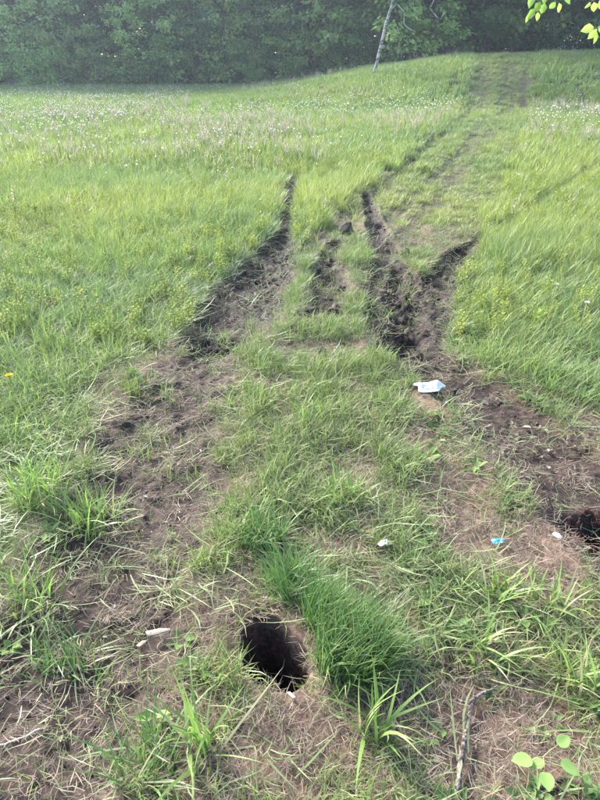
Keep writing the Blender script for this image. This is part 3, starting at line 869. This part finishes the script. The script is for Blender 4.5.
for i, x in enumerate((-22.4, -20.1, -17.9, -15.7, -13.6, -11.2, -8.9, -7.0, -5.1, -3.0, -.6, 1.6, 5.3)):
    place_tree('sapling', SAPL[i % 3], x, edge_y(x) + 1.0 + rt.uniform(-.3, .5), rt.uniform(0, 6.28), rt.uniform(.65, 1.15),
               '%s light green open sapling from the left, standing before the treeline' % ORD[i], 'sapling', 'saplings along the field edge')
# trees beyond the rise on the right
for i in range(11):
    x = 8.6 + 2.4 * i + rt.uniform(-.7, .7); y = 41.5 + rt.uniform(-.8, 1.2) - .12 * i
    place_tree('leafy_tree', (BACK + EDGE)[(i * 3) % 9] if i % 2 else EDGE[i % 6], x, y, rt.uniform(0, 6.28), rt.uniform(1.0, 1.25),
               '%s tree from the left in the dark wood behind the grassy rise' % ORD[i], 'tree', 'trees beyond the rise')
k = 0
for row in range(5):
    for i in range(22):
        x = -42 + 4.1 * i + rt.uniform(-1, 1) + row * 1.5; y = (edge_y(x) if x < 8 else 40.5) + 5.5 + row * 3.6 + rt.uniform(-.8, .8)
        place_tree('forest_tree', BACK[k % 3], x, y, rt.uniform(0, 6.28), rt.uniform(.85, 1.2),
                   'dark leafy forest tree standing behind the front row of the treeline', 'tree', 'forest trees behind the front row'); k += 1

# the leaning birch with its pale trunk, and pale bare limbs beside it
def px_at(u, v, y):
    d = ray(u, v); t = y / d[1]; return Vector((d[0] * t, y, CAM_H + d[2] * t))
bx, by = gxy(372, 76); by += .0
b0 = Vector((bx, by, float(base_h(bx, by))))
e = link('birch_tree', None, None, b0)
tag(e, 'birch with a pale slanting trunk in front of the dark treeline', 'tree')
P = [Vector((0, 0, -.1))] + [px_at(u, v, by) - b0 for (u, v) in ((376, 66), (381, 45), (386, 24), (392, 5), (398, -20), (405, -55), (409, -95))]
mb = MB(); mb.tube(P, [.07, .066, .062, .06, .056, .05, .04, .03], 9)
link('trunk', mb.mesh('trunk', M_BIRCH, True), e)
tkb, (V, F, A) = tree(random.Random(99), H=6.5, Rad=2.2, base=3.7, limbs=18, leaves=22, ls=.18)
V = V + np.array([P[-3].x, P[-3].y, 0])
link('crown', mesh_np('crown', V, F, M_LEAF_F, False, {'bl': A}), e)
for path in (((402, -34), (420, -22), (437, -6), (430, 8), (437, 17), (440, 20), (443, 15), (446, 12)), ((390, 10), (397, 4), (404, 12), (404, 24), (409, 29), (415, 32))):
    Q = [px_at(u, v, by - .05 * i) - b0 for i, (u, v) in enumerate(path)]
    mb = MB(); mb.tube(Q, [.035 - .0032 * i for i in range(len(Q))], 6)
    o = link('dead_limb', mb.mesh('dead_limb', M_BIRCH, True), e); o['label'] = 'pale bare dead limb of the birch'

# ------------------------------------------------------------------ things on the ground
def blob_path(name, pix, rad, mat, label, cat, lift=.012, n=8, group=None, side=(), jit=.25):
    rng = random.Random(len(label)); pts = []
    for i in range(len(pix) - 1):
        for k in range(4):
            t = k / 4; pts.append((pix[i][0] * (1 - t) + pix[i + 1][0] * t, pix[i][1] * (1 - t) + pix[i + 1][1] * t))
    pts.append(pix[-1])
    P = [gpt(u, v, lift) for u, v in pts]; o0 = P[0].copy()
    zs = [p.z for p in P]; zl = zs[0]
    for i, p in enumerate(P):                      # a stiff stick bridges the dips
        p.z = max(p.z, sum(zs) / len(zs)) * .6 + (sum(zs) / len(zs)) * .4 + rng.uniform(-1, 1) * .002
        p.x += rng.uniform(-1, 1) * rad[0] * jit; p.y += rng.uniform(-1, 1) * rad[0] * jit
    m = len(P); rr = [(rad[0] + (rad[1] - rad[0]) * i / (m - 1)) * rng.uniform(.88, 1.12) for i in range(m)]
    mb = MB(); mb.tube([p - o0 for p in P], rr, n)
    o = link(name, mb.mesh(name, mat, True), None, o0); tag(o, label, cat, group)
    for s in side:
        Q = [gpt(u, v, lift + .006) - o0 for u, v in s]
        mb = MB(); mb.tube(Q, [rad[1] * (.9 - .5 * i / max(1, len(Q) - 1)) for i in range(len(Q))], 6)
        link('side_twig', mb.mesh('side_twig', mat, True), o)
    return o
M_TWIG = simple('lichened_twig_bark', [(.40, (.045, .032, .027)), (.50, (.11, .085, .075)), (.60, (.25, .22, .205)), (.8, (.38, .35, .34))], 90, .85, .5, 200, (1, 1, 1))
M_STICK = simple('brown_stick_bark', [(.3, (.03, .02, .016)), (.6, (.10, .072, .055)), (.85, (.20, .16, .13))], 70, .85, .5, 180)
blob_path('fallen_branch', [(453, 806), (459, 772), (463, 745), (468, 718), (473, 703)], (.0085, .0062), M_TWIG,
          'grey lichened fallen branch lying towards the bottom edge, forked at its tip', 'branch', .02, 9,
          side=[((473, 703), (481, 698), (490, 694), (496, 690)), ((472, 704), (467, 708), (458, 704), (452, 699))])
blob_path('twig', [(450, 698), (443, 688), (442, 672), (446, 655), (441, 635)], (.004, .0022), M_TWIG, 'thin crooked pale twig above the fork of the fallen branch', 'twig', .02)
blob_path('twig', [(434, 664), (446, 667), (459, 671)], (.005, .004), M_STICK, 'short dark brown twig crossing the pale crooked twig', 'twig', .025)
blob_path('stick', [(560, 633), (575, 633), (590, 632), (606, 630)], (.0065, .0065), M_STICK, 'dark straight stick lying at the right edge above the seedling', 'stick', .018)
blob_path('stick', [(536, 793), (550, 786), (566, 782), (582, 791), (604, 797)], (.007, .009), M_STICK, 'dark crooked stick lying behind the seedling in the bottom corner', 'stick', .012)
blob_path('stick', [(432, 502), (437, 507), (443, 513)], (.004, .003), M_STICK, 'tiny brown stick on the short grass below the plastic scrap', 'stick', .03)
M_PALE = simple('bleached_stalk', [(.3, (.45, .38, .30)), (.7, (.62, .55, .46))], 50, .7, .2, 90)
blob_path('straw_stalk', [(-6, 752), (10, 746), (28, 739), (46, 732)], (.0026, .0018), M_PALE, 'long pale straw stalk lying on bare soil at the left edge', 'stalk', .03)
blob_path('straw_stalk', [(232, 620), (250, 622), (268, 624), (284, 626)], (.0012, .0009), M_PALE, 'thin pale straw bridging the far rim of the hole', 'stalk', .005)

def slab(name, pix, th, mat, label, cat, lift=.015, curl=.006):
    """a thin bent piece with thickness, its outline given on the ground"""
    P = [gpt(u, v, 0) for u, v in pix]; z = max(p.z for p in P) + lift; c = sum(P, Vector()) / len(P); c.z = z
    rng = random.Random(len(label)); n = len(P)
    top = [Vector((p.x - c.x, p.y - c.y, th + rng.uniform(0, curl))) for p in P]
    bot = [Vector((p.x, p.y, p.z - th)) for p in top]
    V = top + bot + [Vector((0, 0, th * 1.1)), Vector((0, 0, 0))]
    T = [(i, (i + 1) % n, 2 * n) for i in range(n)] + [((i + 1) % n + n, i + n, 2 * n + 1) for i in range(n)]
    Q = [(i, i + n, (i + 1) % n + n, (i + 1) % n) for i in range(n)]
    mb = MB(); mb.add(V, Q, T); o = link(name, mb.mesh(name, mat), None, c); tag(o, label, cat); return o
M_WOOD = simple('split_pale_wood', [(.38, (.16, .10, .08)), (.5, (.36, .26, .21)), (.7, (.50, .39, .33))], 40, .75, .4, 120, (.15, 1, 1))
slab('wood_chip', [(146, 634), (150, 632), (160, 631), (170, 630), (172, 633), (160, 636), (148, 638)], .007, M_WOOD, 'pale split wood chip lying on flattened grass left of the hole', 'wood chip', .02)
slab('wood_chip', [(136, 643), (142, 639), (147, 638), (144, 642), (138, 646)], .004, M_WOOD, 'small pale splinter touching the end of the wood chip', 'wood chip', .02)
M_WHITE = simple('white_scrap', [(.3, (.62, .62, .58)), (.7, (.80, .80, .76))], 60, .6, .2, 90)
slab('paper_scrap', [(377, 553), (380, 551), (383, 551), (385, 549), (388, 552), (387, 555), (384, 554), (381, 557), (379, 555)], .003, M_WHITE, 'small white paper scrap on the short grass right of the grass clump', 'scrap', .035, .012)
slab('paper_scrap', [(550, 541), (553, 539), (557, 541), (560, 545), (556, 545)], .002, M_WHITE, 'tiny white scrap on brown thatch right of the blue wrapper', 'scrap', .02, .006)
slab('dead_leaf', [(287, 697), (290, 696), (295, 701), (297, 704), (293, 703)], .0015, M_PALE, 'small pale dead leaf on the near rim of the hole', 'leaf', .01, .004)

# plastic scrap: a crumpled translucent sheet with folds, seen as a low wide shape with one raised point
def crumpled(name, uc, vc, w, d, h, mat, label, cat, seed, peaks, outline, lift=.02, n=26):
    x0, y0 = gxy(uc, vc); z0 = fh(x0, y0) + lift
    from mathutils import noise as mn
    V = []; keep = {}; F = []; lim = outline
    for j in range(n + 1):
        for i in range(n + 1):
            s, t = i / n * 2 - 1, j / n * 2 - 1; a = math.atan2(t, s); m = max(abs(s), abs(t)); l = math.hypot(s, t) or 1
            rr = m * lim(a); X, Y = math.cos(a) * rr * w / 2, math.sin(a) * rr * d / 2
            if l == 1 and s == 0 and t == 0: X = Y = 0
            q = Vector((X * 38 + seed, Y * 38, 0)); z = 0
            for (px, py, ph, pr) in peaks: z += ph * max(0, 1 - math.hypot(X - px, Y - py) / pr)
            z += h * (abs(mn.noise(q)) * 1.1 + .5 * abs(mn.noise(q * 2.3))) * (1 - .5 * m)
            V.append((X, Y, z))
    for j in range(n):
        for i in range(n):
            a = j * (n + 1) + i; F.append((a, a + 1, a + n + 2, a + n + 1))
    mb = MB(); mb.add(V, F); o = link(name, mb.mesh(name, mat), None, (x0, y0, z0))
    so = o.modifiers.new('thickness', 'SOLIDIFY'); so.thickness = .0008
    tag(o, label, cat); return o
M_PLASTIC = simple('pale_plastic', [(.3, (.72, .76, .76)), (.7, (.84, .86, .86))], 20, .28, .15, 60, None, .5, .35)
crumpled('plastic_scrap', 428, 391, .165, .11, .011, M_PLASTIC, 'crumpled pale white plastic scrap lying beside the right dirt rut', 'plastic scrap', 3.1,
         [(.045, .02, .035, .05), (-.045, .01, .02, .05)], lambda a: 1 + .14 * math.sin(3 * a + 1) + .10 * math.sin(5 * a))
M_BLUE = simple('blue_foil', [(.40, (.02, .22, .55)), (.50, (.03, .35, .70)), (.60, (.65, .75, .82)), (.8, (.80, .85, .9))], 22, .3, .2, 60, None, .5, .1)
crumpled('candy_wrapper', 497, 546, .046, .032, .014, M_BLUE, 'small crumpled blue and white wrapper on the thin grass', 'wrapper', 8.7, [(-.01, .0, .012, .02)],
         lambda a: 1 + .25 * math.sin(2 * a + .5) + .15 * math.sin(5 * a), .03, 14)

# clods of mud
def clod(u, v, wpx, label, sq=.7, seed=1, mat=None):
    x, y = gxy(u, v); dep = float(project(x, y, 0)[2]); r = wpx * .5 * dep / FPX
    o = link('mud_clod', clod_mesh(random.Random(seed), r, 3, sq).mesh('mud_clod', mat or M_CLOD), None, (x, y, fh(x, y) + r * .45)); tag(o, label, 'clod'); return o
clod(346, 233, 16, 'round black mud clod alone on the grass between the ruts', .8, 3)
clod(336, 313, 19, 'large black mud clod at the near end of the small torn mud patch', .7, 4)
clod(306, 316, 19, 'flat dark mud clod left of the large clod by the torn mud patch', .5, 5)
clod(340, 288, 10, 'dark upright mud clod on the right side of the torn mud patch', 1.0, 6)
clod(329, 258, 11, 'dark mud clod at the far end of the torn mud patch', .8, 7)
clod(321, 352, 10, 'small dark mud clod on the short grass below the torn mud patch', .7, 8)
clod(405, 256, 10, 'small dark mud clod inside the fork of the right ruts', .7, 9)

# crumbling red-brown pit at the right edge: rotten wood chunks
M_ROT = simple('rotten_wood', [(.3, (.018, .008, .006)), (.55, (.075, .028, .019)), (.8, (.16, .066, .044))], 45, .9, .7, 120, (1, 1, .4))
e = link('rotten_stump', None, None, (PIT[0], PIT[1], fh(*PIT))); tag(e, 'crumbling red brown rotten stump in a pit at the right edge', 'stump')
rr = random.Random(12)
for i in range(60):
    a = rr.uniform(0, 6.28); q = .15 * math.sqrt(rr.random()); s = rr.uniform(.005, .013)
    me = clod_mesh(rr, s, 2, rr.uniform(1.8, 4.5)).mesh('wood_chunk', M_ROT)
    X, Y = PIT[0] + math.cos(a) * q, PIT[1] + math.sin(a) * q * .8
    o = link('wood_chunk', me, e, (X - PIT[0], Y - PIT[1], fh(X, Y) - fh(*PIT) + s * .6)); o.rotation_euler = (rr.uniform(-1.1, 1.1), rr.uniform(-1.1, 1.1), rr.uniform(0, 6))

# grass clumps that stand out
M_CLUMP = leafy('clump_grass', (.085, .165, .052), .34, .45, .03)
M_CLUMP2 = leafy('pale_clump_grass', (.17, .26, .075), .36, .45, .08)
def clump(u, v, n, h, w, lean, droop, spread, label, mat, seed, hv=.35, segs=6, name='grass_clump', sx=1.0, az=None):
    x, y = gxy(u, v); o = link(name, blades(random.Random(seed), n, h, hv, w, lean, droop, spread, segs, False, az).mesh(name, mat), None, (x, y, fh(x, y)))
    o.scale = (sx, 1, 1); tag(o, label, 'grass'); return o
clump(350, 655, 1300, .185, .0030, .34, .8, .115, 'dense dark green grass clump standing beside the hole', M_CLUMP, 1, az=(-2.0, 2.0))
clump(321, 622, 480, .16, .0032, .34, .9, .06, 'green grass tuft hanging over the right rim of the hole', M_CLUMP, 21, az=(-1.2, 2.4))
clump(292, 592, 380, .17, .0036, .40, 1.1, .075, 'green grass tuft just behind the hole', M_CLUMP, 2, az=(-.8, 3.4))
clump(262, 545, 170, .17, .0048, .5, 1.2, .08, 'bushy grass tuft in the thin grass farther behind the hole', M_CLUMP, 3)
clump(345, 500, 120, .16, .0048, .5, 1.1, .08, 'loose bright grass tuft in the middle of the short grass strip', M_CLUMP2, 4)
clump(372, 735, 26, .21, .0085, .5, .8, .035, 'wide bladed grass plant in front of the dense clump', M_CLUMP2, 5, .35, 6)
clump(205, 752, 30, .24, .0080, .75, .9, .04, 'wide bladed grass plant sprawling left of the dry patch', M_CLUMP2, 6, .35, 6)
clump(140, 770, 60, .17, .0055, .8, .9, .07, 'sprawling grass tuft at the bottom edge below the wood chip', M_CLUMP, 7)
clump(480, 655, 30, .17, .0070, .7, .9, .05, 'pale wide bladed grass tuft above the forked branch', M_CLUMP2, 8)
clump(545, 610, 34, .18, .0070, .7, .9, .06, 'pale wide bladed grass tuft below the blue wrapper', M_CLUMP2, 9)
clump(575, 690, 34, .18, .0070, .7, .9, .06, 'pale grass tuft at the right edge above the seedling', M_CLUMP2, 10)
clump(497, 600, 36, .17, .0060, .55, .9, .05, 'slim grass tuft straight below the blue wrapper', M_CLUMP2, 15)
clump(40, 500, 150, .24, .0055, .5, 1.0, .11, 'tall leaning grass tuft at the left edge beside the dirt track', M_CLUMP2, 11)
clump(95, 520, 90, .22, .0055, .6, 1.0, .09, 'pale arching grass tuft overhanging the dirt track', M_CLUMP2, 12)
clump(30, 600, 90, .20, .0052, .6, 1.0, .09, 'grass tuft at the left edge below the leaning tuft', M_CLUMP2, 13)
clump(60, 660, 60, .15, .0050, .7, 1.0, .08, 'thin grass tuft in the muddy lower left ground', M_CLUMP, 14)
clump(310, 420, 90, .15, .0046, .5, 1.1, .09, 'short bright grass tuft behind the middle of the grass strip', M_CLUMP2, 16)

# seedling with round leaves
M_SEEDLEAF = leafy('seedling_leaf', (.22, .34, .10), .4, .4, 0, 0, .35, (.24, .34, .12), .1)
M_STEM = simple('seedling_stem', [(.3, (.22, .17, .09)), (.7, (.32, .26, .13))], 40, .6, .1)
def round_leaf(L, W, rng, cup=.12):
    mb = MB(); n = 18; V = [(L * .5, 0, -.004)]; A = [(.3, .5, 0, 1)]
    for ring in (.55, 1.0):
        for k in range(n):
            a = 2 * math.pi * k / n; rr = 1 + .03 * rng.uniform(-1, 1) * ring
            X = L * .5 - math.cos(a) * L * .5 * ring * rr; Y = math.sin(a) * W * .5 * ring * rr * (1.0 - .18 * math.cos(a + math.pi))
            if ring == 1 and k == n // 2: X += L * .10
            V.append((X, Y, cup * abs(Y) * .6 - .10 * L * (X / L) ** 2)); A.append((ring * .4, .5, 0, 1))
    T = [(0, 1 + k, 1 + (k + 1) % n) for k in range(n)]
    Q = [(1 + k, 1 + n + k, 1 + n + (k + 1) % n, 1 + (k + 1) % n) for k in range(n)]
    mb.add(V, Q, T, A); return mb
sb = gpt(540, 775); e = link('seedling', None, None, sb); tag(e, 'young seedling with round pale green leaves in the bottom right corner', 'seedling')
def at_h(u, v, z):
    d = ray(u, v); t = (z - CAM_H) / d[2]; return Vector((d[0] * t, d[1] * t, z))
hub = at_h(543, 757, sb.z + .10) - sb
mb = MB(); mb.tube([Vector((0, 0, -.01)), hub * .5 + Vector((.004, 0, .01)), hub], [.0022, .0019, .0016], 6)
link('stem', mb.mesh('stem', M_STEM, True), e)
rq = random.Random(3)
for (u0, v0, u1, v1, wpx, dz) in ((532, 760, 513, 760, 17, .0), (543, 760, 531, 767, 12, -.01), (545, 772, 549, 790, 15, -.01), (558, 745, 569, 737, 13, .02), (561, 761, 580, 773, 14, .0), (583, 776, 592, 782, 9, -.03)):
    a = at_h(u0, v0, sb.z + .10 + dz) - sb; b = at_h(u1, v1, sb.z + .10 + dz) - sb
    L_ = (b - a).length; dep = 1.38
    me = round_leaf(L_, wpx * dep / FPX, rq).mesh('leaf', M_SEEDLEAF, True)
    o = link('leaf', me, e, a); d = b - a; o.rotation_euler = (rq.uniform(-.25, .25), rq.uniform(-.1, .1), math.atan2(d.y, d.x))
    mb = MB(); mb.tube([hub, (hub + a) * .5 + Vector((0, 0, .006)), a], [.0013, .0011, .0009], 5); link('leaf_stalk', mb.mesh('leaf_stalk', M_STEM, True), e)

# single flowers in the meadow
M_YEL = simple('yellow_petal', [(.3, (.72, .54, .02)), (.7, (.80, .64, .05))], 60, .6, .1, None, None, .2, .3)
M_WPET = simple('white_petal', [(.3, (.72, .72, .70)), (.7, (.80, .80, .78))], 60, .6, .1, None, None, .2, .3)
def flower(u, v, h, r, mat, label):
    b = gpt(u, v + h * 0); base = Vector((b.x, b.y, b.z)); e = link('meadow_flower', None, None, base); tag(e, label, 'flower')
    mb = MB(); mb.tube([(0, 0, 0), (.006, .004, h * .5), (.004, 0, h)], [.0024, .002, .0018], 5); link('stem', mb.mesh('stem', M_STEM, True), e)
    mb = MB(); rng = random.Random(len(label))
    for k in range(26):
        a = k * 2.399; leaf_quad(mb, (.004, 0, h), (math.cos(a), math.sin(a), .15 + .9 * (k / 26)), (0, 0, 1), r * (1 - .35 * k / 26), r * .38, .5)
    link('blossom', mb.mesh('blossom', mat), e)
flower(13, 392, .10, .028, M_YEL, 'single yellow dandelion flower in the grass at the left edge')
flower(74, 376, .08, .010, M_YEL, 'tiny yellow flower right of the dandelion')
flower(577, 338, .25, .022, M_WPET, 'white flower standing in the right meadow')
flower(548, 322, .28, .016, M_WPET, 'smaller pale flower left of the white one in the right meadow')

# overhanging branch of a tree that stands just outside the picture on the right
tx, ty = 3.9, 3.6
e = link('overhanging_tree', None, None, (tx, ty, fh(tx, ty))); tag(e, 'tree whose bright leafy twigs hang into the top right corner', 'tree')
T0 = Vector((tx, ty, fh(tx, ty)))
mb = MB(); mb.tube([Vector((0, 0, -.2)), Vector((.03, .05, 1.2)), Vector((-.05, .05, 2.6)), Vector((.05, 0, 4.2)), Vector((0, .1, 6))], [.13, .11, .09, .06, .02], 10)
link('trunk', mb.mesh('trunk', M_BARK, True), e)
BR = [Vector((-.03, .05, 2.3)), px_at(680, -60, 3.5) - T0, px_at(620, -34, 3.45) - T0, px_at(570, -22, 3.42) - T0, px_at(535, -12, 3.4) - T0]
mb = MB(); mb.tube(BR, [.03, .016, .010, .007, .004], 7); link('branch', mb.mesh('branch', M_BARK, True), e)
tw = [((545, -14), (542, 0), (536, 10), (528, 18)), ((578, -20), (560, -4), (552, 4)), ((640, -42), (602, -8), (592, 2), (587, 7)), ((645, -40), (612, 20), (598, 28), (590, 31))]
for t_ in tw:
    mb = MB(); mb.tube([px_at(u, v, 3.42) - T0 for u, v in t_], [.004, .003, .002, .0015][:len(t_)], 5); link('twig', mb.mesh('twig', M_BARK, True), e)
rl = random.Random(8)
LP = [(541, 2, 535, 12, 9), (536, 8, 527, 20, 8), (545, 3, 541, 14, 9), (533, -4, 529, 8, 8), (546, -8, 544, 4, 8), (538, 12, 537, 21, 6), (528, 14, 526, 23, 5),
      (556, 2, 549, 9, 7), (559, 3, 559, 13, 7), (565, -3, 570, 4, 6), (590, 2, 585, 9, 7), (594, 2, 594, 12, 8), (600, -1, 603, 10, 9), (594, 27, 581, 31, 10), (597, 29, 588, 39, 9), (597, 32, 594, 44, 6), (602, 24, 600, 33, 7)]
for (u0, v0, u1, v1, w) in LP:
    yy = 3.42 + rl.uniform(-.08, .08)
    a = px_at(u0, v0, yy) - T0; b = px_at(u1, v1, yy + rl.uniform(-.03, .03)) - T0; d = b - a; L_ = d.length
    mb = MB(); nrm = Vector((rl.uniform(-.5, .5), -1, rl.uniform(-.2, .9)))
    leaf_quad(mb, (0, 0, 0), d, nrm, L_ * 1.0, w * 2.5 / FPX, rl.uniform(.3, .8), .12)
    link('leaf', mb.mesh('leaf', M_LEAF_N), e, a)
tk2, (V, F, A) = tree(random.Random(123), H=6.5, Rad=1.7, base=2.9, limbs=26, leaves=16, ls=.075)
link('crown', mesh_np('crown', V, F, M_LEAF_N, False, {'bl': A}), e)

# ------------------------------------------------------------------ air between here and the wood
def haze():
    V = [(sx, sy, sz) for sx in (-68, 68) for sy in (-16, 74) for sz in (-2.2, 20.5)]
    Q = [(0, 1, 3, 2), (4, 6, 7, 5), (0, 4, 5, 1), (2, 3, 7, 6), (0, 2, 6, 4), (1, 5, 7, 3)]
    m, nt, N, L = new_mat('haze')
    pv = node(nt, 'ShaderNodeVolumePrincipled'); pv.inputs['Color'].default_value = (.74, .88, 1, 1); pv.inputs['Density'].default_value = .0009
    pv.inputs['Anisotropy'].default_value = .35
    o = node(nt, 'ShaderNodeOutputMaterial'); L.new(pv.outputs[0], o.inputs['Volume'])
    mb = MB(); mb.add(V, Q); ob = link('haze', mb.mesh('haze', m)); tag(ob, 'thin pale morning haze in the air over the field', kind='stuff')
haze()
